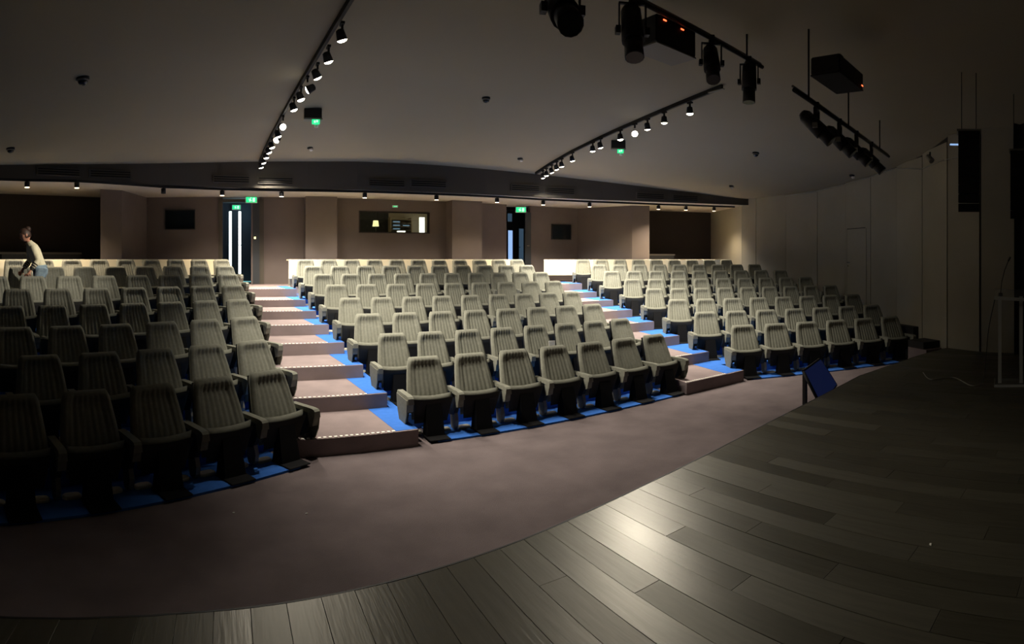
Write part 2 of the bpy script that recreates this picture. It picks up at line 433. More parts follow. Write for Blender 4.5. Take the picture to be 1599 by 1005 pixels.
# left vestibule seen through the open doorway
ve = struct('wall_vestibule_left')
VB = 16.7
wseg(ve, (DL[0] - .15, WY + .15), (DL[0] - .15, VB), Z0, SOF, 'vest', .05)
wseg(ve, (DL[1] + .6, VB), (DL[1] + .6, WY + .15), Z0, SOF, 'vest', .05)
wseg(ve, (DL[0] - .2, VB), (DL[1] + .65, VB), Z0, SOF, 'vest', .1)
obj('floor_section', MB().box(DL[0] - .2, DL[1] + .65, WY, VB, Z0, PLAT), 'door_dark', ve)
obj('ceiling_section', MB().box(DL[0] - .2, DL[1] + .65, WY + .15, VB, SOF - .01, SOF + .1), 'vest', ve)
def slit_door(name, x0, x1, y, z0, z1, slits, m):
    d = struct(name)
    xs = [x0] + [v for s in slits for v in s[:2]] + [x1]
    obj('leaf', MB().box(x0, x1, y - .05, y - .01, z0, z1), m, d)
    for a, b, c, e, mm in slits:
        obj('pane', MB().box(a, b, y - .06, y - .051, c, e), mm, d)
        obj('pane_frame', MB().box(a - .015, a, y - .065, y - .05, c - .015, e + .015).box(b, b + .015, y - .065, y - .05, c - .015, e + .015).box(a - .015, b + .015, y - .065, y - .05, e, e + .015).box(a - .015, b + .015, y - .065, y - .05, c - .015, c), 'door_dark', d)
    mx = (x0 + x1) / 2
    obj('door_handle', MB().tube([(mx - .02, y - .09, 2.42), (mx - .14, y - .09, 2.42)], .012), 'chrome', d)
    return d
slit_door('door_1', 0.0, .95, VB, PLAT, 3.52, [(.09, .165, 1.60, 3.42, 'slit'), (.365, .44, 1.58, 3.42, 'slit')], 'vest')
struct('trim_2', MB().box(.1, .9, VB - .30, VB - .27, PLAT, PLAT + .02), 'teal', label='thin teal light strip on the vestibule threshold')
vl = bpy.data.lights.new('vestibule_light', 'POINT'); vl.energy = 3; vl.color = (.6, .85, 1); vl.shadow_soft_size = .15
vo = bpy.data.objects.new('vestibule_light', vl); COL.objects.link(vo); vo.location = (.5, 15.9, 3.45)
# open leaf of the hall doorway, folded back to the right
d2 = struct('door_2')
obj('leaf', MB().box(.70, .88, WY - .12, WY - .07, PLAT + .01, 3.50), 'door_dark', d2)
obj('leaf_edge', MB().box(.66, .70, WY - .135, WY - .06, PLAT + .01, 3.50), 'wall_mauve', d2)
obj('push_plate', MB().box(.735, .785, WY - .13, WY - .12, 2.54, 2.60), 'booth_yellow', d2)  # plate given a yellow glow of its own, though no lamp
obj('door_frame', MB().box(.88, 1.0, WY - .06, WY, PLAT, 3.55).box(-.2, -.09, WY - .04, WY, PLAT, 3.55).box(-.2, 1.0, WY - .05, WY, 3.52, 3.6), 'bulkhead', d2)
exit_sign('green exit sign above the left open doorway', (.66, WY - .25, 3.56), 0, sc=1.15)
exit_sign('smaller green exit sign over the inner door inside the left vestibule', (.30, VB - .2, 3.53), 0, sc=.95)
# right vestibule
ve = struct('wall_vestibule_right')
wseg(ve, (DR[0] - .1, WY + .15), (DR[0] - .1, VB), Z0, SOF, 'vest', .05)
wseg(ve, (10.6, VB), (10.6, WY + .15), Z0, SOF, 'vest', .05)
wseg(ve, (DR[0] - .15, VB), (10.65, VB), Z0, SOF, 'vest', .1)
obj('floor_section', MB().box(DR[0] - .15, 10.65, WY, VB, Z0, PLAT), 'door_dark', ve)
slit_door('door_3', 8.85, 10.3, VB, PLAT, 3.60, [(9.10, 9.27, 1.6, 2.98, 'slit_blue'), (9.52, 9.70, 1.6, 3.05, 'slit_dim'), (9.08, 9.25, 3.28, 3.55, 'slit_dim')], 'door_dark')
exit_sign('green exit sign above the right rear doorway', (8.48, WY - .25, 3.50), RAD(-25), sc=1.2)
d4 = struct('door_4')
obj('leaf', MB().box(8.74, 8.95, WY - .06, WY - .01, PLAT + .01, 3.45), 'door_dark', d4)
obj('door_handle', MB().tube([(8.78, WY - .10, 2.42), (8.90, WY - .10, 2.42)], .011), 'chrome', d4)

# control booth behind the projection window
bo = struct('wall_booth')
wseg(bo, (WN[0] - .3, WY + .15), (WN[0] - .3, 17.2), 2.2, SOF, 'booth_dark', .05)
wseg(bo, (7.2, 17.2), (7.2, WY + .15), 2.2, SOF, 'booth_dark', .05)
wseg(bo, (WN[0] - .3, 17.2), (5.1, 17.2), 2.2, SOF, 'booth_dark', .05)
wseg(bo, (5.1, 17.2), (7.2, 17.2), 2.2, SOF, 'booth', .05)
obj('floor_section', MB().box(WN[0] - .3, 7.2, WY + .1, 17.2, 2.1, 2.2), 'booth_dark', bo)
w1 = struct('window_1')
obj('pane', MB().box(WN[0], WN[1], WY + .05, WY + .06, WZ[0], WZ[1]), 'glass', w1)
fm = MB()
for a, b, c, d in ((WN[0] - .03, WN[0], WZ[0] - .03, WZ[1] + .03), (WN[1], WN[1] + .03, WZ[0] - .03, WZ[1] + .03), (WN[0], WN[1], WZ[0] - .03, WZ[0]), (WN[0], WN[1], WZ[1], WZ[1] + .03)):
    fm.box(a, b, WY - .012, WY + .06, c, d)
obj('window_frame', fm, 'wall_dark', w1)
# things in the booth
t = thing('standing_lamp', 'tall white lamp panel at the right of the control booth window', 'light', (6.10, 16.85, 2.2))
obj('face', MB().box(-.09, .09, -.02, 0, .60, 1.14), 'booth_light', t); obj('stand', MB().cyl((0, .03, 0), (0, .03, 1.14), .02), 'booth_dark', t)
t = thing('desk_lamp', 'yellow glowing lamp at the left inside the control booth', 'lamp', (4.46, 16.4, 2.2))
obj('lamp_shade', MB().cyl((0, 0, .80), (0, 0, .97), .10, .075), 'booth_yellow', t); obj('pole', MB().cyl((0, 0, 0), (0, 0, .80), .012), 'booth_dark', t); obj('base', MB().cyl((0, 0, 0), (0, 0, .02), .09), 'booth_dark', t)
t = thing('equipment_rack', 'equipment rack with pale blue display strips inside the control booth', 'rack', (5.35, 16.8, 2.2))
obj('frame', MB().box(-.30, -.27, 0, .3, 0, 1.12).box(.38, .41, 0, .3, 0, 1.12).box(-.3, .41, .28, .3, 0, 1.12), 'booth', t)
for i in range(5):
    s = obj('shelf', MB().box(-.27, .38, 0, .28, .60 + i * .11, .615 + i * .11), 'booth', t)
    if i in (1, 2, 3): obj('display', MB().box(-.22, .0, -.01, 0, .63 + i * .11, .665 + i * .11), 'booth_blue', t)
    if i == 2: obj('display', MB().box(.1, .32, -.01, 0, .63 + i * .11, .66 + i * .11), 'booth_blue', t)
t = thing('mixing_desk', 'small white lit console behind the control booth window sill', 'console', (4.98, 15.5, 2.2))
obj('body', MB().box(-.12, .12, -.1, .15, .50, .56), 'booth_dark', t); obj('glow_panel', MB().box(-.10, .10, -.08, .1, .575, .625), 'booth_light', t); obj('stand', MB().box(-.1, .1, -.05, .1, 0, .5), 'booth_dark', t); obj('bezel', MB().box(-.11, .11, -.09, .11, .56, .575), 'booth_dark', t)
for x_, col in ((4.5, (1, .75, .4)), (6.0, (1, .88, .65))):
    l = bpy.data.lights.new('booth_light', 'POINT'); l.energy = 5; l.color = col; l.shadow_soft_size = .1
    o = bpy.data.objects.new('booth_light', l); COL.objects.link(o); o.location = (x_, 16.2, 3.5)
exit_sign('faint green reflection of an exit sign above the control booth window', (4.62, WY - .03, 3.47), 0, .12, .03)  # small glowing sign built in place of a green reflection
# dark observation windows either side
for nm, x0, x1, y, z0, z1 in (('window_2', -1.60, -.84, WY, 2.82, 3.30), ('window_3', 9.75, 10.45, WY - .0, 2.66, 3.10)):
    wn = struct(nm)
    obj('pane', MB().box(x0, x1, y - .03, y - .015, z0, z1), 'dark_glass', wn)
    f = MB()
    for a, b, c, d in ((x0 - .025, x0, z0 - .025, z1 + .025), (x1, x1 + .025, z0 - .025, z1 + .025), (x0, x1, z0 - .025, z0), (x0, x1, z1, z1 + .025)): f.box(a, b, y - .04, y, c, d)
    obj('window_frame', f, 'stage_dark', wn)

# ---- right wall: tall panels on a faceted curve
WP = [(13.80, 10.62), (13.74, 10.03), (13.55, 8.83), (13.18, 7.58), (12.62, 6.44), (12.08, 5.50), (11.42, 4.58), (10.66, 3.72), (9.80, 2.95), (9.52, 2.25), (9.47, 1.60)]
WT = 3.86
wq = MB()
WX = WP + [(9.45, -4.0)]
for a, b in zip(WX[:-1], WX[1:]):
    a = Vector(a); b = Vector(b); d = (b - a).normalized(); n = Vector((-d.y, d.x))
    if n.dot(a - Vector((4, 5))) < 0: n = -n
    wq.prism([tuple(a + n * .035), tuple(b + n * .035), tuple(b + n * .2), tuple(a + n * .2)], 0, 5.4)
wright = struct('wall_right', wq, 'stage_dark')
for i, (a, b) in enumerate(zip(WP[:-1], WP[1:])):
    a = Vector(a); b = Vector(b); d = (b - a).normalized(); n = Vector((-d.y, d.x))
    if n.dot(a - Vector((4, 5))) < 0: n = -n
    g = .006 if i != 8 else .03
    if i == 9: g = .012
    off = n * (.006 * (i % 2))
    zb = 0
    obj('wall_panel', MB().prism([tuple(a + d * g + off), tuple(b - d * g + off), tuple(b - d * g + n * .034), tuple(a + d * g + n * .034)], zb, ceil_z(*a) + .03 if i < 8 else 4.4), 'wall_panel', wright)
# flush door in the fifth panel
a = Vector(WP[4]); b = Vector(WP[5]); d = (b - a).normalized(); n = Vector((-d.y, d.x))
if n.dot(a - Vector((4, 5))) > 0: n = -n
d5 = struct('door_5')
p0 = a + d * .10; p1 = a + d * .92
zt = 2.75
obj('leaf', MB().prism([tuple(p0 + n * .004), tuple(p1 + n * .004), tuple(p1 + n * .014), tuple(p0 + n * .014)], .5, zt), 'wall_panel', d5)
q0 = p0 - d * .018; q1 = p1
obj('door_gap', MB().prism([tuple(q0), tuple(p0), tuple(p0 + n * .008), tuple(q0 + n * .008)], .5, zt + .018).prism([tuple(q0), tuple(p1 - d * .05), tuple(p1 - d * .05 + n * .008), tuple(q0 + n * .008)], zt, zt + .018), 'slot', d5)
h0 = p0 + d * .05 + n * .05; h1 = h0 + d * .13
hm = MB().tube([(h0.x, h0.y, 1.93), (h1.x, h1.y, 1.93)], .013); e_ = p0 + d * .05
hm.cyl((e_.x, e_.y, 1.93), (h0.x, h0.y, 1.93), .012)
hm.cyl((e_.x, e_.y, 1.84), (e_.x + n.x * .025, e_.y + n.y * .025, 1.84), .016)
obj('door_handle', hm, 'chrome', d5)
# cornice rail along wall top
cr = MB()
pts = []
for a in WP[2:9]:
    v = Vector(a); c = v + (Vector((4, 5)) - v).normalized() * .06; pts.append((c.x, c.y, ceil_z(c.x, c.y) - .05 if a[1] > 4 else 3.80))
pts.append((9.35, 2.3, 3.80))
struct('trim_3', cr.tube(pts, .008, 6), 'acrylic_edge')
# black stage curtain at the far right
cu = MB(); vs_ = []; N = 60
for i in range(N + 1):
    yy = 1.62 - i * .09; xx = 9.30 + .05 * math.sin(i * 1.7)
    vs_ += [(xx, yy, STAGE + .01), (xx, yy, 5.2), (xx + .02, yy, STAGE + .01), (xx + .02, yy, 5.2)]
fs_ = []
for i in range(N):
    a = 4 * i; b = a + 4
    fs_ += [(a, b, b + 1, a + 1), (a + 2, a + 3, b + 3, b + 2)]
o = obj('stage_curtain', MB().add(vs_, fs_, True), 'curtain'); tag(o, 'black stage curtain hanging beside the right wall at the frame edge', 'curtain')
# unseen enclosure of the hall
struct('wall_left', MB().prism([(-8.3, 11.2), (-8.45, 11.2), (-7.2, -4), (-7.0, -4)], 0, 5.2), 'wall_dark')
struct('wall_stage', MB().box(-7.2, 10, -4.15, -4, 0, 5.4), 'wall_dark')

# ------------------------------------------------------------------ seats
PITCH = .575
def back_mesh(front=True):
    m = MB(); NU, NV = 56, 14
    def prof(u, v):
        hw = .250 - .062 * v + .006 * math.sin(v * math.pi)
        z = .345 + .485 * v
        yc = -.205 + .185 * v ** 1.1
        eu = max(0, 1 - abs(u) ** 7) ** .5; ev = max(0, 1 - abs(2 * v - 1) ** 12) ** .5
        return hw, z, yc, eu * ev
    F = []; K = []
    for j in range(NV + 1):
        t = j / NV; v = .5 - .5 * math.cos(math.pi * t)
        v = .5 * v + .5 * t
        for i in range(NU + 1):
            s_ = -1 + 2 * i / NU
            u = math.copysign(1 - (1 - abs(s_)) ** 1.25, s_)
            hw, z, yc, e = prof(u, v)
            # corners rounded at top
            rr = 1 - .10 * max(0, (v - .86) / .14) ** 2 * 1
            x = u * hw * rr
            rec = 0
            if abs(u) < .88:
                hol = interp(v, [0, .25, .60, .82, .95, 1], [.012, .016, .032, .046, .012, 0])
                rec = hol * min(1, (.88 - abs(u)) / .30) ** .9
                rec -= .009 * abs(math.cos(u / .88 * math.pi * 4)) * min(1, (1 - v) / .10) * min(1, (.88 - abs(u)) / .08)
            head = .022 * max(0, (v - .80) / .20) ** .7 if v > .80 else 0
            F.append((x, yc - .055 * e + rec * e - head * e, z))
            K.append((x, yc + .03 * e, z))
    W_ = NU + 1; n = len(F)
    fs = []
    for j in range(NV):
        for i in range(NU):
            a = j * W_ + i
            fs.append((a, a + 1, a + W_ + 1, a + W_))
            fs.append((n + a, n + a + W_, n + a + W_ + 1, n + a + 1))
    for j in range(NV):
        a = j * W_; fs.append((a, a + W_, n + a + W_, n + a)); a += NU; fs.append((a, n + a, n + a + W_, a + W_))
    for i in range(NU):
        a = i; fs.append((a, n + a, n + a + 1, a + 1)); a = NV * W_ + i; fs.append((a, a + 1, n + a + 1, n + a))
    return m.add(F + K, fs, True).mesh('backrest')
def slab(zlo, zhi, ylo, yhi, hw0, hw1, th, sag, name, NU=16, NV=8, pw=6):
    # pillow slab standing on edge: bottom (zlo, ylo) to top lip (zhi, yhi)
    m = MB(); F = []; K = []
    for j in range(NV + 1):
        v = j / NV
        for i in range(NU + 1):
            u = -1 + 2 * i / NU; u = math.copysign(1 - (1 - abs(u)) ** 1.4, u)
            e = max(0, 1 - abs(u) ** pw) ** .5 * max(0, 1 - abs(2 * v - 1) ** 6) ** .5
            hw = hw0 + (hw1 - hw0) * v
            z = zlo + (zhi - zlo) * v - sag * (1 - u * u) * v ** 3
            y = ylo + (yhi - ylo) * v
            F.append((u * hw, y - th * e, z)); K.append((u * hw, y + th * e, z))
    W_ = NU + 1; n = len(F); fs = []
    for j in range(NV):
        for i in range(NU):
            a = j * W_ + i
            fs += [(a, a + 1, a + W_ + 1, a + W_), (n + a, n + a + W_, n + a + W_ + 1, n + a + 1)]
    return m.add(F + K, fs, True).mesh(name)
ME = {}
ME['backrest'] = back_mesh()
ME['back_shell'] = slab(.20, .79, -.15, .035, .235, .17, .022, 0, 'back_shell', 10, 6)
ME['seat_cushion'] = slab(.15, .455, -.225, -.315, .20, .236, .062, .022, 'seat_cushion', 18, 10, 8)
ME['seat_shell'] = slab(.12, .418, -.285, -.383, .19, .225, .018, .018, 'seat_shell', 12, 6, 8)
def arm_mesh():
    m = MB()
    w_ = .037
    # pad with a drooping front nose
    sec = [(-.08, .44, .472), (-.40, .425, .474), (-.455, .40, .468), (-.475, .385, .450)]
    for (y0, a0, b0), (y1, a1, b1) in zip(sec[:-1], sec[1:]):
        m.add([(-w_, y1, a1), (w_, y1, a1), (w_, y0, a0), (-w_, y0, a0), (-w_ + .006, y1, b1), (w_ - .006, y1, b1), (w_ - .006, y0, b0), (-w_ + .006, y0, b0)], [(3, 2, 1, 0), (4, 5, 6, 7), (1, 2, 6, 5), (3, 0, 4, 7)])
    y1, a1, b1 = sec[-1]; m.add([(-w_, y1, a1), (w_, y1, a1), (w_ - .006, y1, b1), (-w_ + .006, y1, b1)], [(0, 1, 2, 3)])
    y0, a0, b0 = sec[0]; m.add([(-w_, y0, a0), (w_, y0, a0), (w_ - .006, y0, b0), (-w_ + .006, y0, b0)], [(3, 2, 1, 0)])
    return m.mesh('armrest')
ME['armrest'] = arm_mesh()
def plate(poly, x0, x1, name):  # poly in (y, z)
    n = len(poly); m = MB()
    m.add([(x0, p[0], p[1]) for p in poly] + [(x1, p[0], p[1]) for p in poly], [tuple(range(n)), tuple(range(n, 2 * n))[::-1]] + [(i, n + i, n + (i + 1) % n, (i + 1) % n) for i in range(n)])
    return m.mesh(name)
ME['front_drop'] = plate([(-.462, .39), (-.44, .30), (-.40, .285), (-.36, .42), (-.45, .42)][::-1], -.033, .033, 'front_drop')
ME['arm_support'] = plate([(-.40, .43), (-.37, .30), (-.30, .18), (-.16, .15), (-.08, .22), (-.08, .44)][::-1], -.022, .022, 'arm_support')
ME['side_panel'] = plate([(-.465, .43), (-.445, .27), (-.40, .17), (-.33, .13), (-.20, .13), (-.10, .30), (-.08, .44)][::-1], -.006, .006, 'side_panel')
lg = MB(); ys = [(-.30, -.22, .012), (-.33, -.20, .05), (-.34, -.19, .12), (-.31, -.17, .20)]
for (a, b, z), (c, d, z2) in zip(ys[:-1], ys[1:]):
    lg.hexa([(-.02, a, z), (.02, a, z), (.02, b, z), (-.02, b, z), (-.02, c, z2), (.02, c, z2), (.02, d, z2), (-.02, d, z2)])
ME['leg'] = lg.mesh('leg')
ft = MB(); sg = 12
vs_ = []
for z, k_ in ((0, 1), (.018, 1), (.026, .86)):
    for i in range(sg):
        t_ = 2 * math.pi * i / sg; c_ = math.cos(t_); s_ = math.sin(t_)
        vs_.append((math.copysign(abs(c_) ** .6, c_) * .075 * k_, -.25 + math.copysign(abs(s_) ** .7, s_) * .05 * k_, z))
ft.add(vs_, [(i, (i + 1) % sg, sg + (i + 1) % sg, sg + i) for i in range(sg)] + [(sg + i, sg + (i + 1) % sg, 2 * sg + (i + 1) % sg, 2 * sg + i) for i in range(sg)] + [tuple(range(2 * sg, 3 * sg))], False)
ME['foot_plate'] = ft.mesh('foot_plate')
ME['pedestal'] = MB().hexa([(-.10, -.46, .012), (.10, -.46, .012), (.10, -.30, .012), (-.10, -.30, .012), (-.085, -.385, .345), (.085, -.385, .345), (.085, -.33, .345), (-.085, -.33, .345)]).rbox(-.115, .115, -.60, -.30, 0, .014, .004).mesh('pedestal')  # base plate kept near-black for the shade over the blue strip
for k_, mm in (('backrest', 'fabric'), ('back_shell', 'shell'), ('seat_cushion', 'fabric'), ('seat_shell', 'fabric_dark'), ('armrest', 'fabric'), ('front_drop', 'fabric'), ('arm_support', 'shell'), ('side_panel', 'fabric'), ('leg', 'leg_grey'), ('foot_plate', 'foot_cream'), ('pedestal', 'pedestal_shade')):
    ME[k_].materials.append(M[mm])
def part(name, parent, loc=None):
    o = bpy.data.objects.new(name, ME[name]); COL.objects.link(o); o.parent = parent
    if loc: o.location = loc
    return o
def arm(t, x, end=0):
    part('armrest', t, (x, 0, 0)); part('front_drop', t, (x, 0, 0)); part('arm_support', t, (x, 0, 0)); part('leg', t, (x, 0, 0))
    if end: part('side_panel', t, (x + end * .036, 0, 0))
ROWNAME = ['front', 'second', 'third', 'fourth', 'fifth', 'sixth', 'seventh', 'last']
for B in (BL, BM, BR):
    for k in range(8):
        u0, u1, cnt = ROWS[B.name][k]
        p = (u1 - u0) / (cnt - 1)
        for i in range(cnt):
            u = u0 + p * i
            xy = B.at(u, B.n0 + k * ROWD)
            if B.name == 'left':
                c = cnt - 1 - i
                side = 'from the aisle'
            elif B.name == 'centre':
                c = i if i < cnt / 2 else cnt - 1 - i
                side = 'from the left aisle' if i < cnt / 2 else 'from the right aisle'
            else:
                c = i; side = 'from the aisle'
            az = math.degrees(math.atan2(xy[0], xy[1])) - 29.07
            if az < -54.2: continue
            lab = 'grey-beige tip-up seat, %s %s, %s row of %s block' % (ORD[c], side, ROWNAME[k], B.name)
            z = TREAD[k] if k else .022
            t = thing('theatre_seat', lab, 'seat', (xy[0], xy[1], z), -B.a, '%s block theatre seats' % B.name)
            sx = p / PITCH; t.scale = (sx, 1, 1)
            for nm in ('backrest', 'back_shell', 'seat_cushion', 'seat_shell', 'pedestal'): part(nm, t)
            part('foot_plate', t, (-.165, 0, 0)); part('foot_plate', t, (.165, 0, 0))
            arm(t, -PITCH / 2, -1 if i == 0 else 0)
            if i == cnt - 1: arm(t, PITCH / 2, 1)
            if k == 0 and B.name == 'right' and i == 99: pass
# white card on an armrest in the centre block
o = obj('paper_card', MB().box(-.055, .055, -.003, .003, 0, .13), 'paper', None, BM.at(4.60, 7.05) + (TREAD[1] + .475,)); tag(o, 'small white card standing on an armrest in the centre block', 'card')

# ------------------------------------------------------------------ desks behind the last rows
def desk(label, B, u0, u1, n):
    c = B.at((u0 + u1) / 2, n); w_ = (u1 - u0) / 2 - .004
    t = thing('writing_desk', label, 'desk', (c[0], c[1], PLAT), -B.a, 'cream writing desks behind the last rows')
    H = 2.0 - PLAT
    obj('desk_top', MB().rbox(-w_, w_, -.02, .50, H - .03, H, .004), 'desk', t)
    obj('front_panel', MB().rbox(-w_, w_, -.045, -.02, H - .46, H + .002, .004), 'desk', t)
    for sx in (-1, 1):
        obj('leg', MB().box(sx * (w_ - .06) - .02, sx * (w_ - .06) + .02, .05, .09, 0, H - .03), 'leg_grey', t)
        obj('leg', MB().box(sx * (w_ - .06) - .02, sx * (w_ - .06) + .02, .40, .44, 0, H - .03), 'leg_grey', t)
us = [-.5, 1.45, 3.4, 5.4, 7.36]
for i in range(4): desk('long cream writing desk behind the left block, %s from the aisle' % ORD[3 - i], BL, us[i], us[i + 1], 11.98)
us = [1.50, 3.0, 4.5, 6.0, 7.55]
for i in range(4): desk('long cream writing desk behind the centre block, %s from the left aisle' % ORD[i], BM, us[i], us[i + 1], 13.50)
us = [.20, 1.68, 3.1, 4.5, 5.85]
for i in range(4): desk('long cream writing desk behind the right block, %s from the aisle' % ORD[i], BR, us[i], us[i + 1], 16.5)

# ------------------------------------------------------------------ ceiling tracks with spotlights
def spot(name, loc, dirv, W, size, blend, col, parent, rad=.035):
    l = bpy.data.lights.new(name, 'SPOT'); l.energy = W; l.spot_size = RAD(size); l.spot_blend = blend; l.color = col; l.shadow_soft_size = rad
    o = bpy.data.objects.new(name, l); COL.objects.link(o); o.parent = parent
    o.location = loc; o.rotation_euler = Vector(dirv).to_track_quat('-Z', 'Y').to_euler()
    return o
TL = [(1.25, 5.98), (1.22, 6.63), (1.18, 7.2), (1.12, 7.7), (1.09, 8.14), (1.05, 8.66), (.98, 9.65), (.96, 10.3), (.94, 10.59), (.91, 11.09), (.88, 11.47), (.85, 11.88), (.82, 12.28), (.79, 12.63)]
TR = [(6.75, 6.26), (6.83, 6.94), (6.90, 7.44), (6.95, 7.84), (7.02, 8.34), (7.12, 9.09), (7.17, 9.42), (7.34, 10.4), (7.43, 10.96), (7.48, 11.25), (7.55, 11.57), (7.60, 11.9), (7.63, 12.1)]
def track(label, p0, p1, name='lighting_track'):
    n = 24; m = MB(); pts = []
    for i in range(n + 1):
        f = i / n; x = p0[0] + (p1[0] - p0[0]) * f; y = p0[1] + (p1[1] - p0[1]) * f
        pts.append((x, y, ceil_z(x, y) - .045))
    for a, b in zip(pts[:-1], pts[1:]):
        m.hexa([(a[0] - .02, a[1], a[2] - .02), (a[0] + .02, a[1], a[2] - .02), (b[0] + .02, b[1], b[2] - .02), (b[0] - .02, b[1], b[2] - .02), (a[0] - .02, a[1], a[2] + .045), (a[0] + .02, a[1], a[2] + .045), (b[0] + .02, b[1], b[2] + .045), (b[0] - .02, b[1], b[2] + .045)])
    t = thing(name, label, 'track', (0, 0, 0))
    obj('rail', m, 'black_metal', t)
    cp = MB(); x, y, z = pts[0]; cp.rbox(x - .025, x + .025, y - .03, y + .28, z - .035, z - .02, .004)
    obj('end_feed', cp, 'leg_grey', t)
track('black ceiling lighting track above the left aisle', (1.26, 5.15), (.77, 12.95))
track('black ceiling lighting track above the right aisle', (6.60, 5.45), (7.68, 12.55))
def lamp_meshes():
    ME['can'] = MB().cyl((0, 0, .015), (0, 0, .105), .058, .045, 16).cyl((0, 0, 0), (0, 0, .015), .062, .058, 16, cap=False).cyl((0, 0, .105), (0, 0, .118), .045, .02, 16).mesh('can'); ME['can'].materials.append(M['black_metal'])
    ME['lens'] = MB().ball((0, 0, .006), .056, .056, .030, 20, 10).mesh('lens'); ME['lens'].materials.append(M['lamp'])
    ME['bracket'] = MB().box(-.012, .012, -.012, .012, .11, .175).box(-.02, .02, -.05, .05, .165, .19).mesh('bracket'); ME['bracket'].materials.append(M['black_metal'])
lamp_meshes()
for nm, T in (('left', TL), ('right', TR)):
    for i, (x, y) in enumerate(T):
        z = ceil_z(x, y) - .255
        ttl = 'lit track spotlight, %s from the stage end of the %s ceiling track' % (ORD[i], nm)
        t = thing('track_spotlight', ttl, 'spotlight', (x, y, z), 0, '%s track spotlights' % nm)
        # most heads point almost straight down; one on each track is turned towards the stage
        aim = [(.05, -.05), (.1, .1), (.45, .2), (-.35, .15), (.1, -.05), (.15, .1), (-.25, .1), (.05, .05), (0, .1), (.1, 0), (.35, .1), (-.35, .1), (.1, .2), (0, .25)][i]
        tilt = Vector(((.30 if nm == 'left' or i > 4 else .08) + aim[0] * .45, aim[1] * .5 + .05, -1)).normalized()
        if nm == 'left' and i < 3: tilt = Vector((tilt.x, .22, tilt.z)).normalized()
        size, watt = 108, TRACK_W
        if nm == 'left' and i in (3, 8):
            tgt = Vector((-3.2, 9.4, 2.2)) if i == 3 else Vector((-2.2, 8.2, 1.0))
            tilt = (tgt - Vector((x, y, z))).normalized(); size, watt = (40, TRACK_W * 2.2) if i == 3 else (56, TRACK_W * .9)
        if (nm, i) in (('left', 6), ('right', 3)):
            tgt = Vector((2.4, 2.0, STAGE)) if nm == 'right' else Vector((3.0, 2.4, STAGE))
            tilt = (tgt - Vector((x, y, z))).normalized(); size, watt = 54, TRACK_W * 1.9
        q = tilt.to_track_quat('-Z', 'Y').to_euler()
        for pn in ('can', 'lens'):
            o = bpy.data.objects.new(pn, ME[pn]); COL.objects.link(o); o.parent = t; o.rotation_euler = q
        o = bpy.data.objects.new('bracket', ME['bracket']); COL.objects.link(o); o.parent = t
        spot('spot_light', tilt * .035, tilt, watt, size, 1.0, LAMP_COL, t)
# ------------------------------------------------------------------ rear downlights on a track under the soffit
DLP = [(-4.02, 10.91), (-3.07, 11.32), (-1.41, 12.63), (-.09, 13.12), (1.31, 13.26), (3.31, 13.18), (5.14, 13.12), (6.80, 13.04), (8.2, 13.0), (9.57, 12.72), (11.59, 12.02), (12.35, 11.62), (13.19, 11.22)]
pts = [(-7.4, 8.55, SOF - .03)] + [(x, y, SOF - .03) for x, y in DLP] + [(13.75, 10.85, SOF - .03)]
m = MB()
for a, b in zip(pts[:-1], pts[1:]):
    a = Vector(a); b = Vector(b); d = (b - a).normalized(); n = Vector((-d.y, d.x, 0)) * .018
    m.hexa([tuple(a - n - Vector((0, 0, .02))), tuple(b - n - Vector((0, 0, .02))), tuple(b + n - Vector((0, 0, .02))), tuple(a + n - Vector((0, 0, .02))), tuple(a - n + Vector((0, 0, .03))), tuple(b - n + Vector((0, 0, .03))), tuple(b + n + Vector((0, 0, .03))), tuple(a + n + Vector((0, 0, .03)))])
t = thing('lighting_track', 'long black lighting track running under the rear soffit', 'track'); obj('rail', m, 'black_metal', t)
ME['dcan'] = MB().cyl((0, 0, 0), (0, 0, .11), .055, .055, 16).cyl((0, 0, .11), (0, 0, .14), .02, .02, 8).mesh('dcan'); ME['dcan'].materials.append(M['black_metal'])
ME['dlens'] = MB().cyl((0, 0, -.006), (0, 0, -.001), .05, .05, 20, False).mesh('dlens'); ME['dlens'].materials.append(M['downlamp'])
ME['dlens_off'] = MB().cyl((0, 0, -.006), (0, 0, -.001), .05, .05, 20, False).mesh('dlens_off'); ME['dlens_off'].materials.append(M['slot'])
for i, (x, y) in enumerate(DLP):
    on = i != 2
    t = thing('soffit_downlight', '%s cylinder downlight under the rear soffit, %s from the left' % ('lit black' if on else 'unlit black', ORD[i]), 'downlight', (x, y, SOF - .17), 0, 'downlights under the rear soffit')
    o = bpy.data.objects.new('can', ME['dcan']); COL.objects.link(o); o.parent = t
    o = bpy.data.objects.new('lens', ME['dlens' if on else 'dlens_off']); COL.objects.link(o); o.parent = t
    if on: spot('spot_light', (0, 0, -.012), (0, .14, -1), REAR_W, 118, .9, (1, .82, .60), t, .03)

